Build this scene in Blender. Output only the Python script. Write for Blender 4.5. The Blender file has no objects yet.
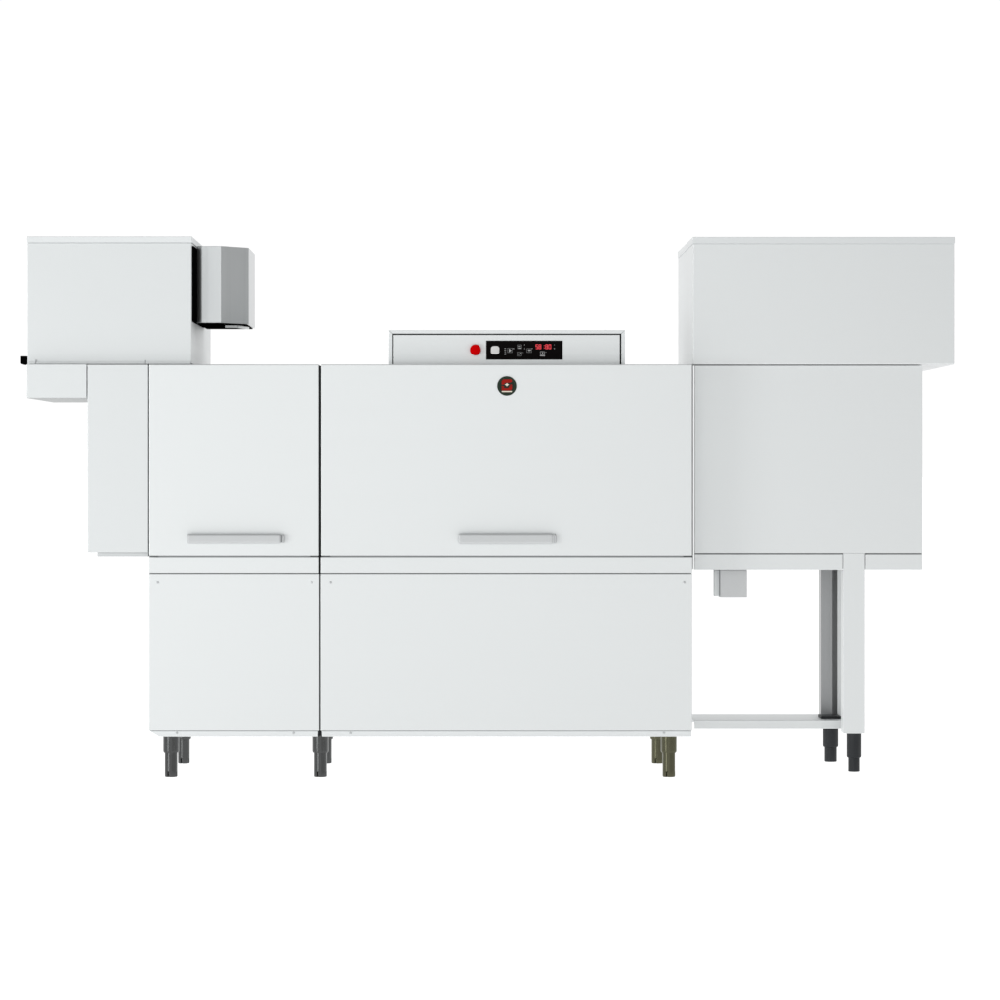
import bpy, bmesh, math
from mathutils import Vector, Matrix

# ------------------------------------------------------------------ scale
# Measurements were read off the front view: S metres per pixel on the front plane (y = 0),
# the camera stands D metres in front of it at height H.
S, D, VX, VY = 0.0036, 12.0, 455.0, 468.0
H = (776.9 - VY) * S * (1 + 0.05 / D)


def K(d): return 1 + d / D
def X(px, d=0.0): return (px - VX) * S * K(d)
def Z(py, d=0.0): return H + (VY - py) * S * K(d)


sc = bpy.context.scene
COL = sc.collection

# ------------------------------------------------------------------ materials
def mat(name, col, rough=0.5, metal=0.0, emit=0.0, emit_col=None, brushed=None, coat=0.0, var=0.0, spec=0.5):
    m = bpy.data.materials.new(name)
    m.use_nodes = True
    nt = m.node_tree
    b = nt.nodes['Principled BSDF']
    b.inputs['Base Color'].default_value = (*col, 1)
    b.inputs['Roughness'].default_value = rough
    b.inputs['Metallic'].default_value = metal
    b.inputs['Coat Weight'].default_value = coat
    b.inputs['Specular IOR Level'].default_value = spec
    if emit:
        b.inputs['Emission Color'].default_value = (*(emit_col or col), 1)
        b.inputs['Emission Strength'].default_value = emit
    tc = nt.nodes.new('ShaderNodeTexCoord')
    mp = nt.nodes.new('ShaderNodeMapping')
    mp.inputs['Scale'].default_value = brushed or (14, 14, 14)
    nz = nt.nodes.new('ShaderNodeTexNoise')
    nz.inputs['Scale'].default_value = 1.0
    nz.inputs['Detail'].default_value = 5.0
    nt.links.new(tc.outputs['Object'], mp.inputs['Vector'])
    nt.links.new(mp.outputs['Vector'], nz.inputs['Vector'])
    mr = nt.nodes.new('ShaderNodeMapRange')
    mr.inputs['To Min'].default_value = max(0.02, rough - 0.06)
    mr.inputs['To Max'].default_value = min(1.0, rough + 0.06)
    nt.links.new(nz.outputs['Fac'], mr.inputs['Value'])
    nt.links.new(mr.outputs['Result'], b.inputs['Roughness'])
    if var:
        mc = nt.nodes.new('ShaderNodeMapRange')
        mc.inputs['From Min'].default_value = 0.3
        mc.inputs['From Max'].default_value = 0.7
        mc.inputs['To Min'].default_value = 1 - var
        mc.inputs['To Max'].default_value = 1 + var
        nt.links.new(nz.outputs['Fac'], mc.inputs['Value'])
        vm = nt.nodes.new('ShaderNodeVectorMath')
        vm.operation = 'SCALE'
        vm.inputs[0].default_value = col
        nt.links.new(mc.outputs['Result'], vm.inputs['Scale'])
        nt.links.new(vm.outputs['Vector'], b.inputs['Base Color'])
    return m


STEEL = mat('satin_steel', (0.765, 0.785, 0.787), 0.44, 0.6, brushed=(1.2, 1.2, 130), var=0.004)
STEEL_FINE = mat('satin_steel_trim', (0.75, 0.77, 0.775), 0.42, 0.6, brushed=(1.5, 1.5, 90), var=0.004)
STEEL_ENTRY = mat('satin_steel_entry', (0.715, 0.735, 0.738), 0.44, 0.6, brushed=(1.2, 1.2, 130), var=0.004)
HOUSING = mat('brushed_steel_housing', (0.60, 0.615, 0.62), 0.34, 0.9, brushed=(90, 90, 1.5), var=0.02)
TRAY_SHADE = mat('shaded_tray_sheet', (0.42, 0.43, 0.43), 0.6, 0.3, var=0.03)
UNDER = mat('grey_sheet', (0.69, 0.70, 0.705), 0.55, 0.4, var=0.02)  # greyer steel for the exit hood underside and the drain box
HANDLE = mat('grey_handle', (0.59, 0.605, 0.61), 0.5, 0.3, var=0.01)
LEGSTEEL = mat('dark_channel_steel', (0.40, 0.405, 0.41), 0.36, 0.85, brushed=(60, 60, 1.5), var=0.02)
GAP_LIGHT = mat('white_gap_light', (0.93, 0.94, 0.94), 0.5)
SEAL = mat('dark_seal', (0.012, 0.013, 0.014), 0.6, spec=0.15)
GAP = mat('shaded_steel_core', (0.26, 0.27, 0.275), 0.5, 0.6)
BLACK = mat('black_rubber', (0.002, 0.002, 0.002), 0.7, spec=0.0)
FOOT = mat('turned_dark_foot', (0.085, 0.087, 0.087), 0.28, 0.95, brushed=(3, 3, 3), var=0.02)
_b = FOOT.node_tree.nodes['Principled BSDF']
_t = FOOT.node_tree.nodes.new('ShaderNodeTangent')      # turned on a lathe: fine rings round the axis
_t.direction_type, _t.axis = 'RADIAL', 'Z'
_b.inputs['Anisotropic'].default_value = 0.92
_b.inputs['Anisotropic Rotation'].default_value = 0.25
FOOT.node_tree.links.new(_t.outputs['Tangent'], _b.inputs['Tangent'])
FOOT_OLIVE = FOOT.copy()
FOOT_OLIVE.name = 'turned_olive_foot'
for _n in FOOT_OLIVE.node_tree.nodes:
    if _n.type == 'VECT_MATH':
        _n.inputs[0].default_value = (0.098, 0.096, 0.062)
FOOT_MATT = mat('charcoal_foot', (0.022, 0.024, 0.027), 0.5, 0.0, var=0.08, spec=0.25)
RED = mat('red_plastic', (0.66, 0.001, 0.002), 0.4, spec=0.0)
WHITE = mat('white_plastic', (0.80, 0.79, 0.78), 0.4)
GLASS = mat('black_display', (0.004, 0.003, 0.003), 0.4, spec=0.02)
ICON = mat('pale_icon_print', (0.43, 0.43, 0.43), 0.5)
ICON_DIM = mat('dim_icon_print', (0.16, 0.16, 0.16), 0.5)
LED = mat('lit_red_digits', (0.6, 0.02, 0.03), 0.4, emit=0.6, emit_col=(1.0, 0.07, 0.10))
BADGE_DARK = mat('badge_dark', (0.020, 0.026, 0.018), 0.35, spec=0.08)
BADGE_GREEN = mat('badge_green', (0.025, 0.048, 0.030), 0.35, spec=0.08)
BADGE_RED = mat('badge_red', (0.32, 0.010, 0.006), 0.35, spec=0.08)
BADGE_CREAM = mat('badge_cream', (0.80, 0.72, 0.60), 0.4)


# ------------------------------------------------------------------ mesh builder
class MB:
    def __init__(self):
        self.bm = bmesh.new()

    def _take(self, part, mi):
        for f in part.faces:
            f.material_index = mi
        tmp = bpy.data.meshes.new('tmp')
        part.to_mesh(tmp)
        part.free()
        self.bm.from_mesh(tmp)
        bpy.data.meshes.remove(tmp)

    def box(self, x0, x1, y0, y1, z0, z1, mi=0, bev=0.0015, seg=2):
        b = bmesh.new()
        vs = bmesh.ops.create_cube(b, size=1)['verts']
        for v in vs:
            v.co = Vector((x0 if v.co.x < 0 else x1, y0 if v.co.y < 0 else y1, z0 if v.co.z < 0 else z1))
        if bev:
            bmesh.ops.bevel(b, geom=b.edges[:], offset=bev, segments=seg, affect='EDGES', profile=0.5)
        bmesh.ops.recalc_face_normals(b, faces=b.faces[:])
        self._take(b, mi)
        return self

    def px(self, x0, x1, py0, py1, d0, d1, mi=0, bev=0.0015, seg=2):
        """box whose front face fills the pixel rectangle at depth d0"""
        return self.box(X(x0, d0), X(x1, d0), d0, d1, Z(py1, d0), Z(py0, d0), mi, bev, seg)

    def prism(self, pts, axis, a0, a1, mi=0, bev=0.0):
        """pts: polygon in the two other axes, extruded from a0 to a1 along axis"""
        b = bmesh.new()
        def mk(p, a):
            if axis == 'y': return (p[0], a, p[1])
            if axis == 'z': return (p[0], p[1], a)
            return (a, p[0], p[1])
        v0 = [b.verts.new(mk(p, a0)) for p in pts]
        v1 = [b.verts.new(mk(p, a1)) for p in pts]
        n = len(pts)
        b.faces.new(v0)
        b.faces.new(v1[::-1])
        for i in range(n):
            b.faces.new((v0[i], v1[i], v1[(i + 1) % n], v0[(i + 1) % n]))
        bmesh.ops.recalc_face_normals(b, faces=b.faces[:])
        if bev:
            bmesh.ops.bevel(b, geom=b.edges[:], offset=bev, segments=2, affect='EDGES', profile=0.5)
        self._take(b, mi)
        return self

    def lathe(self, prof, centre, axis='z', n=40, mi=0, notch=None):
        """prof: list of (r, h); axis z up, or y pointing to the viewer (-y)"""
        b = bmesh.new()
        rings = []
        for j, (r, h) in enumerate(prof):
            ring = []
            for i in range(n):
                t = 2 * math.pi * i / n
                rr = notch(j, t, r) if notch else r
                if axis == 'z':
                    p = (centre[0] + rr * math.cos(t), centre[1] + rr * math.sin(t), centre[2] + h)
                else:
                    p = (centre[0] + rr * math.cos(t), centre[1] - h, centre[2] + rr * math.sin(t))
                ring.append(b.verts.new(p))
            rings.append(ring)
        for a, c in zip(rings, rings[1:]):
            for i in range(n):
                b.faces.new((a[i], a[(i + 1) % n], c[(i + 1) % n], c[i]))
        b.faces.new(rings[0][::-1])
        b.faces.new(rings[-1])
        bmesh.ops.recalc_face_normals(b, faces=b.faces[:])
        self._take(b, mi)
        return self

    def build(self, name, mats, parent=None, loc=None, smooth=False):
        me = bpy.data.meshes.new(name)
        self.bm.to_mesh(me)
        self.bm.free()
        for m in (mats if isinstance(mats, (list, tuple)) else [mats]):
            me.materials.append(m)
        if smooth:
            me.shade_smooth()
            me.set_sharp_from_angle(angle=math.radians(35))
        o = bpy.data.objects.new(name, me)
        COL.objects.link(o)
        if loc:
            o.location = loc
        if parent:
            o.parent = parent
        return o


def px_poly(pts, d):
    return [(X(a, d), Z(b, d)) for a, b in pts]


# ------------------------------------------------------------------ the machine
root = bpy.data.objects.new('conveyor_dishwasher', None)
COL.objects.link(root)
root['label'] = ('long stainless steel conveyor dishwasher with two handled doors, raised end hoods '
                 'and black adjustable feet')
root['category'] = 'dishwasher'

DF = 0.0          # front of doors and panels
CORE = 0.022      # steel core behind them
BACK = 0.80

# --- left (prewash) and right (wash) cabinets: core with top cap and base plinth
def cabinet(name, x0, x1, chamfer_l, chamfer_r):
    m = MB()
    m.px(x0 + .6, x1 - .6, 365.2, 731.0, CORE, BACK, mi=1, bev=0)
    # thin returns at the sides and the top, so that the body reads as folded sheet
    m.box(X(x0 + .3), X(x1 - .3), 0.006, BACK + .004, Z(364.9), Z(364.4), mi=0, bev=0.0006)
    # outer side sheets
    m.box(X(x0) + .0004, X(x0 + .55), CORE + .001, BACK - .001, Z(730.8), Z(366.0), bev=0)
    m.box(X(x1 - .55), X(x1) - .0004, CORE + .001, BACK - .001, Z(730.8), Z(366.0), bev=0)
    # belt between door and lower panel
    m.px(x0, x1, 556.9, 573.5, 0.003, CORE - .001, bev=0.0012)
    o = m.build(name, [STEEL, GAP], root)
    p = MB()
    pts = [(x0 + .9, 731.4), (x1 - .6, 731.4)]
    pts += [(x1 - .9 - (2 if chamfer_r else 0), 737.0), (x0 + 1 + chamfer_l, 737.0)]
    p.prism(px_poly(pts, 0.012), 'y', 0.012, BACK - .02, bev=0.0012)
    base = p.build('base_plinth', STEEL_FINE, o)
    return o, base


prewash, plinth_a = cabinet('prewash_cabinet', 149.0, 319.0, 9.5, 0)
wash, plinth_b = cabinet('wash_cabinet', 321.0, 692.4, 0.2, 0)


def screw(px_, py_, d, parent, r=0.0042):
    m = MB()
    m.lathe([(r * 1.15, -0.001), (r * 1.1, 0.0012), (r * .85, 0.0028), (r * .4, 0.0034), (r * .38, 0.0022), (r * .01, 0.0022)],
            (0, 0, 0), axis='y', n=16)
    return m.build('screw', HANDLE, parent, loc=(X(px_, d), d, Z(py_, d)), smooth=True)


for x in (176.8, 293.6):
    screw(x, 733.3, 0.012, plinth_a)
for x in (350.2, 664.0):
    screw(x, 733.3, 0.012, plinth_b)

# --- dark seal between the two cabinets
m = MB()
m.px(318.6, 321.4, 366.0, 736.0, 0.016, 0.30, bev=0)
m.build('joint_seal', SEAL, root)


# --- doors
def door(x0, x1, parent=root):
    m = MB()
    m.px(x0, x1, 364.7, 555.4, DF, CORE - .002, bev=0.0022, seg=3)
    # dark draught strip along the bottom edge of the door
    m.px(x0 + 9, x1 - 9, 555.3, 556.9, 0.006, 0.021, mi=1, bev=0)
    return m.build('door', [STEEL, GAP], parent)


def handle(parent, x0, x1, y0, y1, split, tick):
    """flat bar on two stand-offs, with a separate end cap on the right"""
    dk = -0.028
    m = MB()
    m.px(x0, split, y0, y1, dk, dk + .018, bev=0.0075, seg=5)
    m.px(split + .5, x1, y0 + .5, y1 - .5, dk + .004, dk + .020, bev=0.006, seg=4)
    m.px(split - .4, split + .9, y0 + 1.4, y1 - 1.2, dk + .004, dk + .013, mi=1, bev=0)
    for a in (x0 + 4, split - 7):
        m.px(a, a + 4, y0 + 2.5, y1 - 2.5, dk + .016, 0.001, bev=0.002)
    return m.build('handle', [HANDLE, tick], parent, smooth=False)


door_a = door(149.3, 319.0)
handle(door_a, 186.9, 284.6, 534.2, 543.4, 281.2, GAP)
door_b = door(321.3, 692.2)
handle(door_b, 458.3, 556.5, 533.9, 543.9, 553.2, HANDLE)

# --- round badge on the wash door
m = MB()
cx, cy = 506.8, 385.7
R_ = 9.55 * S
m.lathe([(R_, -0.001), (R_, 0.0025), (R_ * .95, 0.0035), (R_ * .93, 0.0034), (R_ * .01, 0.0034)], (X(cx), 0, Z(cy)), axis='y', n=64)
m.lathe([(R_ * .90, 0.003), (R_ * .90, 0.0040), (R_ * .01, 0.0040)], (X(cx), 0, Z(cy)), axis='y', n=64, mi=3)
m.lathe([(R_ * .80, 0.003), (R_ * .80, 0.0042), (R_ * .01, 0.0042)], (X(cx), 0, Z(cy)), axis='y', n=64)
def bpoly(pts, y1, mi):
    """badge shapes, in badge pixels around the centre"""
    m.prism([(X(cx + a), Z(cy - b)) for a, b in pts], 'y', -0.0030, y1, mi=mi)
# red block letter-like mark: upper hook, lower hook and the bars beside them
bpoly([(-5.2, 1.2), (-5.2, 4.6), (-3.6, 6.4), (4.6, 6.4), (5.2, 4.2), (3.2, 3.2), (-1.8, 3.0), (-2.8, 1.2)], -0.0046, 1)
bpoly([(5.2, -.3), (5.2, -3.0), (3.4, -4.5), (-5.2, -4.5), (-5.2, -2.2), (1.6, -2.2), (2.6, -.3)], -0.0046, 1)
bpoly([(2.9, .2), (5.2, .2), (5.2, 1.0), (3.9, 1.6)], -0.0046, 1)
bpoly([(-5.2, -1.9), (-3.0, -1.9), (-2.6, -.6), (-5.2, .3)], -0.0046, 1)
# pale lozenge
bpoly([(-2.2, 1.3), (-.9, 1.9), (.1, 2.9), (1.0, 1.9), (2.3, 1.3), (1.0, .5), (.1, -.4), (-.9, .5)], -0.0050, 2)
# pale bar
bpoly([(-5.2, -4.9), (5.2, -4.9), (4.8, -6.1), (-4.8, -6.1)], -0.0046, 2)
m.build('badge', [BADGE_DARK, BADGE_RED, BADGE_CREAM, BADGE_GREEN], door_b)


# --- lower front panels
def lower_panel(x0, x1, sx):
    m = MB()
    m.px(x0, x1, 574.2, 731.0, DF, CORE - .002, bev=0.0018, seg=3)
    o = m.build('lower_panel', STEEL, root)
    for s in sx:
        screw(s, 582.5, DF, o)
    return o


lower_panel(149.0, 319.45, (157.8, 311.9))
lower_panel(320.8, 692.3, (330.6, 684.2))


# --- adjustable feet: collar, and a threaded-in tip with four small slots at the bottom
def foot_meshes():
    zt = Z(736.0)
    zc = Z(751.4, 0.05)
    ro, ri = 7.9 * S, 6.35 * S
    c = MB()
    c.lathe([(ro * .93, zc - .003), (ro * .99, zc + .001), (ro, zc + .004), (ro, zt - .003), (ro, zt + .02)], (0, 0, 0), n=48)
    t = MB()
    def slots(j, a, r):
        if j < 3 and min(abs((a - b + math.pi) % (2 * math.pi) - math.pi) for b in (math.radians(250), math.radians(340), math.radians(70), math.radians(160))) < .13:
            return r - .006
        return r
    t.lathe([(ri * .93, 0.0), (ri, .003), (ri, .016), (ri, .020), (ri, zc + .004)], (0, 0, 0), n=96, notch=slots)
    return c, t


feet = [(171.1, .05), (320.7, .05), (668.8, .05), (183.9, .63), (325.7, .63), (657.7, .63)]
cm, tm = foot_meshes()
foot0 = cm.build('foot', FOOT, root, smooth=True)
tip0 = tm.build('foot_tip', FOOT, foot0, smooth=True)
for i, (px_, d) in enumerate(feet):
    if i == 0:
        f = foot0
    else:
        f = foot0.copy()
        COL.objects.link(f)
        f.parent = root
        t = tip0.copy()
        COL.objects.link(t)
        t.parent = f
    f.location = (X(px_, d), d, 0)
    if px_ > 600:       # the right-hand pair is tinted olive
        f['label'] = 'foot with an olive tint'
        for o in (f, f.children[0] if f.children else t):
            o.material_slots[0].link = 'OBJECT'
            o.material_slots[0].material = FOOT_OLIVE

# --- control box on top of the wash cabinet
dc = 0.085
m = MB()
# core behind the fascia
m.px(391.5, 621.2, 333.0, 364.6, dc + .016, dc + .30, mi=1, bev=0)
# folded frame, mitred at the two top corners
t, o_l, o_r, o_t, o_b = 3.5, 388.4, 624.9, 330.2, 366.0
m.prism(px_poly([(o_l, o_b), (o_l, o_t), (o_l + t, o_t + t), (o_l + t, o_b)], dc), 'y', dc, dc + .30, bev=0.0008)
m.prism(px_poly([(o_r, o_b), (o_r - t, o_b), (o_r - t, o_t + t), (o_r, o_t)], dc), 'y', dc, dc + .30, bev=0.0008)
m.prism(px_poly([(o_l + .15, o_t), (o_r - .15, o_t), (o_r - t - .15, o_t + t), (o_l + t + .15, o_t + t)], dc), 'y', dc + .0004, dc + .30, bev=0.0008)
cbox = m.build('control_box', [STEEL_FINE, SEAL], root)
m = MB()
m.px(392.9, 619.9, 334.9, 366.0, dc + .003, dc + .013, bev=0.0012)
m.build('fascia', STEEL, cbox)
dd = dc + .003
# emergency stop button
m = MB()
r = 5.6 * S
m.lathe([(r * .82, -0.001), (r * .82, .008), (r, .0085), (r, .016), (r * .94, .0205), (r * .72, .0225), (r * .01, .0232)],
        (0, 0, 0), axis='y', n=48)
m.build('stop_button', RED, cbox, loc=(X(475.4, dd), dd, Z(350.0, dd)), smooth=True)

# display with its printed symbols
m = MB()
m.px(486.3, 562.8, 340.6, 359.8, dd - .0025, dd + .001, bev=0.0008)
de = dd - .0026
def pr(x0, x1, y0, y1, mi):     # printed rectangle, 0.4 mm thick
    m.px(x0, x1, y0, y1, de - .0004, de + .0004, mi=mi, bev=0)
def ring(x0, x1, y0, y1, mi, w=.38):
    pr(x0, x1, y0, y0 + w, mi); pr(x0, x1, y1 - w, y1, mi)
    pr(x0, x0 + w, y0 + w, y1 - w, mi); pr(x1 - w, x1, y0 + w, y1 - w, mi)
# column of tick lights
for y in (348.4, 350.4, 352.5, 354.5):
    pr(504.5, 505.9, y - .28, y + .28, 1)
# start symbol
ring(507.4, 512.3, 347.9, 352.6, 2)
m.prism(px_poly([(508.9, 348.5), (508.9, 352.1), (511.6, 350.3)], de), 'y', de - .0005, de + .0004, mi=1)
pr(512.4, 514.2, 348.3, 348.8, 1)
# two programme symbols, one above the other
ring(517.1, 522.0, 344.6, 348.8, 2)
pr(518.0, 520.0, 346.0, 346.5, 1); pr(517.9, 521.2, 347.6, 348.3, 1); pr(520.4, 521.2, 345.2, 345.8, 2)
ring(517.0, 522.0, 351.8, 356.3, 2)
pr(517.3, 520.2, 353.6, 354.6, 1); pr(519.6, 521.9, 353.0, 354.3, 1); pr(522.2, 523.8, 352.3, 352.7, 2)
for y in (344.7, 348.6):
    pr(524.4, 525.1, y - .3, y + .3, 1)
# rinse symbol
ring(526.8, 531.8, 348.3, 352.5, 2)
pr(528.2, 530.8, 349.5, 350.7, 1); pr(528.6, 530.2, 351.2, 351.6, 2); pr(531.4, 532.8, 348.2, 348.7, 1)
# heating symbol under the digits
ring(540.2, 544.6, 351.3, 355.0, 1)
pr(540.0, 545.0, 355.4, 356.4, 1); pr(542.1, 543.0, 352.2, 354.2, 1); pr(545.2, 546.4, 351.8, 352.4, 2)
# small marks on the right
pr(554.0, 554.6, 344.3, 345.2, 2); pr(553.8, 554.8, 348.2, 348.8, 1)
# seven-segment digits
SEG = {'5': 'afgcd', '8': 'abcdefg', '0': 'abcdef'}
def digit(ch, x, y, w=2.5, h=4.6, t=.56):
    g = .1
    R = {'a': (x + g, x + w - g, y, y + t), 'd': (x + g, x + w - g, y + h - t, y + h),
         'g': (x + g, x + w - g, y + h / 2 - t / 2, y + h / 2 + t / 2),
         'f': (x, x + t, y + g, y + h / 2 - g), 'b': (x + w - t, x + w, y + g, y + h / 2 - g),
         'e': (x, x + t, y + h / 2 + g, y + h - g), 'c': (x + w - t, x + w, y + h / 2 + g, y + h - g)}
    for s in SEG[ch]:
        a = R[s]
        m.px(a[0], a[1], a[2], a[3], de - (.0004 if s in 'adg' else .0006), de + .0004, mi=3, bev=0)
digit('5', 535.7, 344.3); digit('8', 538.7, 344.3)
pr(543.9, 544.6, 345.2, 345.9, 3); pr(543.9, 544.6, 347.6, 348.3, 3)
digit('8', 545.4, 344.3); digit('0', 548.5, 344.3)
m.build('display', [GLASS, ICON, ICON_DIM, LED], cbox)
# rounded white push button
m = MB()
hw = 4.2
m.px(495.2 - hw, 495.2 + hw, 350.1 - hw, 350.1 + hw, de - .007, de + .001, bev=0)
bm = m.bm
vert_edges = [e for e in bm.edges if abs((e.verts[0].co - e.verts[1].co).y) > 1e-4]
bmesh.ops.bevel(bm, geom=vert_edges, offset=hw * S * .62, segments=8, affect='EDGES', profile=0.5)
front = [e for e in bm.edges if all(abs(v.co.y - (de - .007)) < 1e-5 for v in e.verts)]
bmesh.ops.bevel(bm, geom=front, offset=.0022, segments=3, affect='EDGES', profile=0.5)
m.build('push_button', WHITE, cbox, smooth=True)

# --- entry side: side panel, tray beneath the hood
m = MB()
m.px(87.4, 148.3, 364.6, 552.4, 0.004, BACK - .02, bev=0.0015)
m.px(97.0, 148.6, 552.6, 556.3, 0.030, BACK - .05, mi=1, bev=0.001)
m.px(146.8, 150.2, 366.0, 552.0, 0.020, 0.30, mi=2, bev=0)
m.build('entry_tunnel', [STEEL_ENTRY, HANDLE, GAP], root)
m = MB()
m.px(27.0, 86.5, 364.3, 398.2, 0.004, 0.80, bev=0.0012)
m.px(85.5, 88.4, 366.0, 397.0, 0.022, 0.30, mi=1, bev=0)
m.px(27.3, 86.0, 397.6, 398.6, 0.010, 0.79, mi=2, bev=0)  # darker plate: the underside's shade is put into its colour
m.build('entry_tray', [STEEL_ENTRY, GAP, TRAY_SHADE], root)

# --- entry hood with lid, fan housing and black catch
h0 = 0.05
m = MB()
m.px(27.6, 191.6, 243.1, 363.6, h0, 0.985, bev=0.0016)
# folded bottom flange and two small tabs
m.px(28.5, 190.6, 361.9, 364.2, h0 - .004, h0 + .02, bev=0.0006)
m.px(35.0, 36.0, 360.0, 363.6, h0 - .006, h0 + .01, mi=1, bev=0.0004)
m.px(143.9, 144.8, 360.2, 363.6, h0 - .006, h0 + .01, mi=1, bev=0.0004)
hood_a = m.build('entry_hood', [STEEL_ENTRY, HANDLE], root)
m = MB()
m.px(27.0, 192.1, 236.7, 242.85, h0 - .006, 0.992, bev=0.0012)
m.build('lid', STEEL_FINE, hood_a)
# black side plate between hood and fan housing
sx = X(191.6, h0)
zt_, zb_ = Z(246.0, 0.2), Z(323.0, 0.2)
m = MB()
m.box(sx - .001, sx + .006, 0.07, 0.60, zb_ - .001, Z(246.6, 0.1), bev=0.001)
m.build('side_gasket', BLACK, hood_a)
# five-sided fan housing
fx0 = sx + .0055
R2 = .017
pts = [(fx0 + R2 * 1.2 * (1 - math.cos(t)), .205 + R2 * (1 - math.sin(t))) for t in [math.radians(a) for a in range(0, 91, 9)]]
pts = pts + [(X(221, .205), .205), (X(248.8, .31), .31), (X(248.8, .31), .68), (fx0, .68)]
m = MB()
m.prism(pts, 'z', zb_, zt_, bev=0.0012)
fan = m.build('fan_housing', HOUSING, hood_a)
ins = [(fx0 + .004, .213), (X(221, .205) - .002, .213), (X(248.8, .31) - .008, .316), (X(248.8, .31) - .008, .672), (fx0 + .004, .672)]
m = MB()
m.prism(ins, 'z', zb_ - .0035, zb_ - .0005)
m.build('underside_plate', BLACK, fan)
m = MB()
for a, b in (((-.020, .33), (.025, .335)), ((.025, .335), (.055, .47))):
    xm = X(230, .31)
    p0, p1 = Vector((xm + a[0], a[1], 0)), Vector((xm + b[0], b[1], 0))
    n = Vector((-(p1 - p0).y, (p1 - p0).x, 0)).normalized() * .006
    m.prism([tuple((p0 - n)[:2]), tuple((p1 - n)[:2]), tuple((p1 + n)[:2]), tuple((p0 + n)[:2])], 'z', zb_ - .012, zb_ - .004)
m.build('bracket', STEEL_FINE, fan)
# black catch sticking out of the hood's lower left corner
m = MB()
m.prism(px_poly([(19.9, 356.2), (26.9, 356.2), (26.9, 363.2), (24.6, 365.0), (19.9, 363.6)], 0.06), 'y', 0.06, 0.10, bev=0.0015)
m.build('catch', BLACK, hood_a)

# --- drying section on the right, set back a little
T0 = 0.20
TB = 1.00
tf = T0 + .022
m = MB()
m.px(695.4, 921.4, 367.0, 569.0, tf, TB, mi=1, bev=0)
m.px(694.8, 922.2, 365.5, 553.0, T0, tf - .001, bev=0.0016)
m.px(921.0, 922.1, 366.0, 569.6, tf, TB, bev=0.0005)                # right flank
m.px(694.8, 842.6, 554.0, 570.2, T0 + .001, tf - .001, bev=0.0012)  # rails each side of the leg
m.px(865.6, 922.0, 554.0, 570.2, T0 + .001, tf - .001, bev=0.0012)
dry = m.build('drying_tunnel', [STEEL, GAP], root)
# connecting collar towards the wash cabinet
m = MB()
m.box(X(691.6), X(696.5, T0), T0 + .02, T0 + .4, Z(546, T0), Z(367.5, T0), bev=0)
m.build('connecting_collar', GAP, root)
m = MB()
m.px(693.0, 694.5, 365.6, 570.0, 0.003, T0 + .02, bev=0.0004)  # white strip standing in for bright backdrop seen through the open joint
m.build('gap_light_strip', GAP_LIGHT, root)
# drain box hanging beneath
m = MB()
m.px(720.0, 747.0, 570.4, 597.2, T0 + .10, T0 + .34, mi=1, bev=0.0015)
m.px(714.1, 719.2, 570.4, 595.9, T0 + .13, T0 + .17, bev=0.001)
m.build('drain_box', [STEEL, UNDER], root)

# --- exit hood
m = MB()
m.px(693.2, 954.6, 244.0, 364.2, T0 - .012, T0 + .81, bev=0.0016)
m.px(693.6, 954.2, 363.6, 364.6, T0 - .006, T0 + .80, mi=1, bev=0)
hood_b = m.build('exit_hood', [STEEL, UNDER], root)
m = MB()
m.px(692.8, 955.2, 237.2, 243.85, T0 - .016, T0 + .815, bev=0.0012)
m.build('lid', STEEL_FINE, hood_b)

# --- table legs, shelf and their feet
m = MB()
m.px(843.1, 865.0, 553.0, 733.9, T0, T0 + .012, bev=0.001)
zl0, zl1 = Z(733.9, T0), Z(571, T0)
m.box(X(843.1, T0) + .0005, X(843.1, T0) + .006, T0 + .011, T0 + .075, zl0 + .0005, zl1, bev=0.0006)
m.box(X(865.0, T0) - .006, X(865.0, T0) - .0005, T0 + .011, T0 + .075, zl0 + .0005, zl1, bev=0.0006)
m.box(X(843.1, T0) + .006, X(865.0, T0) - .006, T0 + .011, T0 + .072, zl0 + .0005, zl0 + .004, bev=0)
leg_f = m.build('leg', STEEL, root)

# rear leg: an open channel, lips towards the front
dr = 0.665
zr0 = Z(720.1, 0.43)
zr1 = Z(569.0, tf) + .01
m = MB()
m.box(X(821.2, dr), X(832.2, dr), dr, dr + .004, zr0, zr1, bev=0.0006)
m.box(X(837.3, dr), X(840.9, dr), dr, dr + .004, zr0, zr1, mi=1, bev=0.0006)  # lighter steel colour offsets the front leg's shadow on this lip
m.box(X(821.2, dr), X(821.2, dr) + .004, dr + .004, dr + .072, zr0, zr1, bev=0)
m.box(X(840.9, dr) - .004, X(840.9, dr), dr + .004, dr + .072, zr0, zr1, bev=0)
m.box(X(821.2, dr), X(840.9, dr), dr + .072, dr + .076, zr0, zr1, bev=0.0006)
leg_r = m.build('leg', [LEGSTEEL, STEEL], root)
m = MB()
m.px(821.4, 841.0, 716.1, 718.7, .50, .60, bev=0.0008)  # dark plate painting the rear leg's reflection on the shelf
m.build('leg_reflection', FOOT_MATT, leg_r)

def table_foot(parent, px_c, d, ztop, w):
    ro, ri = w * S * K(d), w * .80 * S * K(d)
    m = MB()
    zc = .128 * (ztop / .156)
    zc = ztop - (ztop * .62)
    m.lathe([(ri * .96, 0), (ri, .003), (ri, zc - .002), (ro * .95, zc), (ro, zc + .004), (ro, ztop)], (0, 0, 0), n=40)
    return m.build('foot', FOOT_MATT, parent, loc=(X(px_c, d), d, 0), smooth=True)


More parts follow.
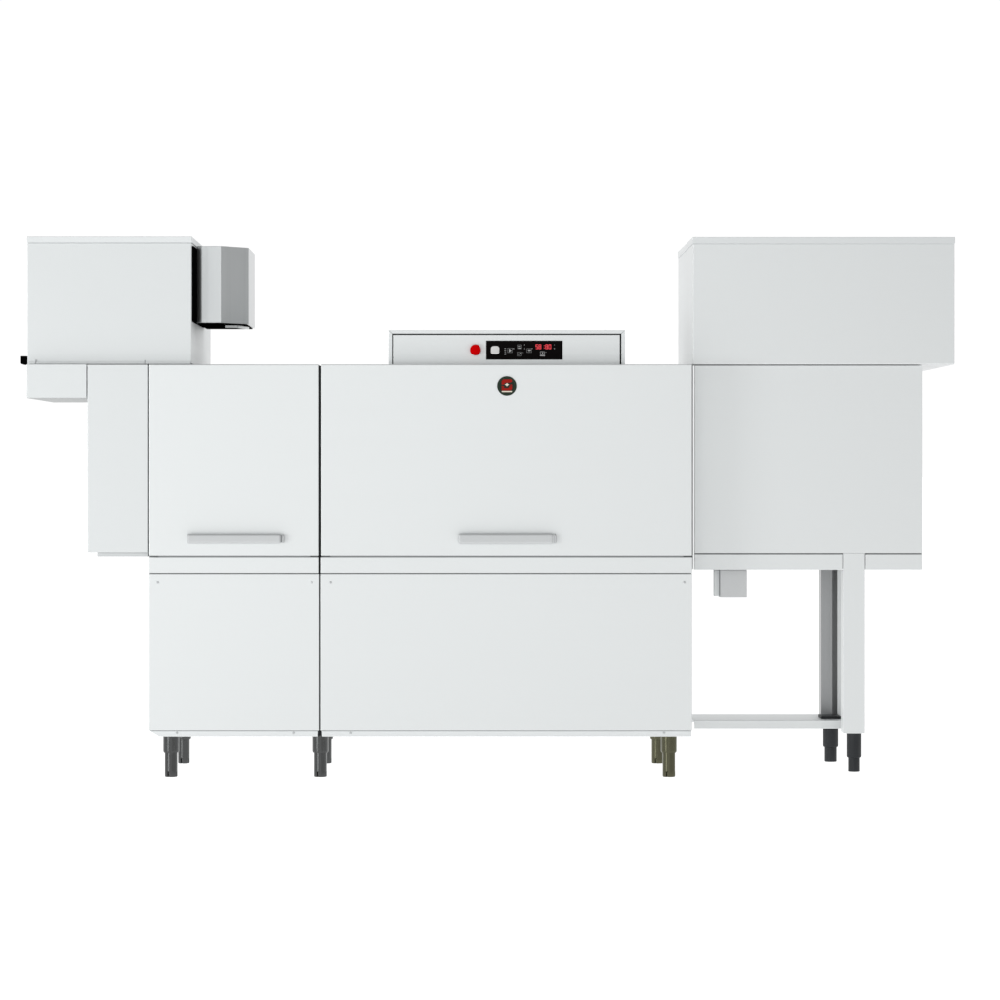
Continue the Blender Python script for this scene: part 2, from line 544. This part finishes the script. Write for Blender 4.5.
table_foot(leg_f, 854.0, T0 + .055, zl0, 7.6)
table_foot(leg_r, 830.6, dr + .035, zr0 - .03, 7.55)

m = MB()
ds0, ds1 = 0.43, 0.745
x0s, x1s = X(694.4, ds0), X(849.5, ds0)
zs = Z(720.1, ds0)
hole0, hole1 = X(820.0, dr), X(842.0, dr)
m.box(x0s, x1s, ds0, ds1, zs - .008 * 0 - .006, zs, bev=0.0012)
m.box(x0s, x1s, ds0 + .0005, ds0 + .004, Z(728.3, ds0), zs - .005, bev=0.0006)
m.box(x0s, x1s, ds1 - .004, ds1 - .0005, Z(728.3, ds0), zs - .005, bev=0.0006)
m.build('undershelf', STEEL, root)

# ------------------------------------------------------------------ setting: white floor, with a glow added to drown the machine's shadows
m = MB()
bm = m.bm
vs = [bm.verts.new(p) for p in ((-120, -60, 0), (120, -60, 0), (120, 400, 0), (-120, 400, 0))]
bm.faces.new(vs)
FLOOR = mat('glowing_white_floor', (0.35, 0.35, 0.35), 0.9, emit=0.95, emit_col=(1, 1, 1))
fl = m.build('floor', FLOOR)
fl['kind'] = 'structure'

# ------------------------------------------------------------------ studio surroundings (world) and lamps
w = bpy.data.worlds.new('World')
sc.world = w
w.use_nodes = True
nt = w.node_tree
bg = nt.nodes['Background']
tc = nt.nodes.new('ShaderNodeTexCoord')
sp = nt.nodes.new('ShaderNodeSeparateXYZ')
nt.links.new(tc.outputs['Generated'], sp.inputs['Vector'])
def maprange(sock, a, b, c, d_, smooth=True):
    n = nt.nodes.new('ShaderNodeMapRange')
    if smooth:
        n.interpolation_type = 'SMOOTHSTEP'
    n.inputs['From Min'].default_value = a; n.inputs['From Max'].default_value = b
    n.inputs['To Min'].default_value = c; n.inputs['To Max'].default_value = d_
    nt.links.new(sock, n.inputs['Value'])
    return n.outputs['Result']
def math_(op, a, b):
    n = nt.nodes.new('ShaderNodeMath'); n.operation = op
    for i, v in enumerate((a, b)):
        if isinstance(v, (int, float)): n.inputs[i].default_value = v
        else: nt.links.new(v, n.inputs[i])
    return n.outputs[0]
back = maprange(sp.outputs['Y'], 0.02, 0.30, 0, 1)             # white backdrop behind the machine
side = maprange(sp.outputs['X'], -0.9, 0.9, 0.46, 0.26)        # room: brighter on the left
mixn = nt.nodes.new('ShaderNodeMix'); mixn.data_type = 'FLOAT'
nt.links.new(back, mixn.inputs[0]); nt.links.new(side, mixn.inputs[2]); mixn.inputs[3].default_value = 1.03
bg.inputs['Color'].default_value = (1.0, 1.0, 1.0, 1)
nt.links.new(mixn.outputs[0], bg.inputs['Strength'])

def area(name, loc, target, sx_, sy_, power, col=(1, 1, 1)):
    l = bpy.data.lights.new(name, 'AREA')
    l.shape = 'RECTANGLE'; l.size = sx_; l.size_y = sy_; l.energy = power; l.color = col
    o = bpy.data.objects.new(name, l)
    COL.objects.link(o)
    o.location = loc
    o.rotation_euler = (Vector(target) - Vector(loc)).to_track_quat('-Z', 'Y').to_euler()
    return o
area('key_softbox', (-6.8, -6.6, 0.76), (-0.1, 0, 0.6), 3.8, 1.4, 178, (0.98, 1.0, 1.0))
area('front_softbox', (-0.6, -14.5, 3.4), (-0.3, 0, 0.9), 6.0, 4.0, 122, (0.97, 1.0, 1.0))

# ------------------------------------------------------------------ camera
cam = bpy.data.cameras.new('camera')
cam.sensor_width = 36.0
cam.lens = 36.0 * D / (1000 * S)
cam.shift_x = (500 - VX) / 1000
cam.shift_y = -(500 - VY) / 1000
cam.clip_end = 1000
co = bpy.data.objects.new('camera', cam)
COL.objects.link(co)
co.location = (0, -D, H)
co.rotation_euler = (math.radians(90), 0, 0)
sc.camera = co

sc.view_settings.view_transform = 'Standard'
sc.view_settings.look = 'None'
sc.view_settings.exposure = 0
sc.view_settings.gamma = 1
sc.view_settings.use_curve_mapping = False
sc.cycles.max_bounces = 8
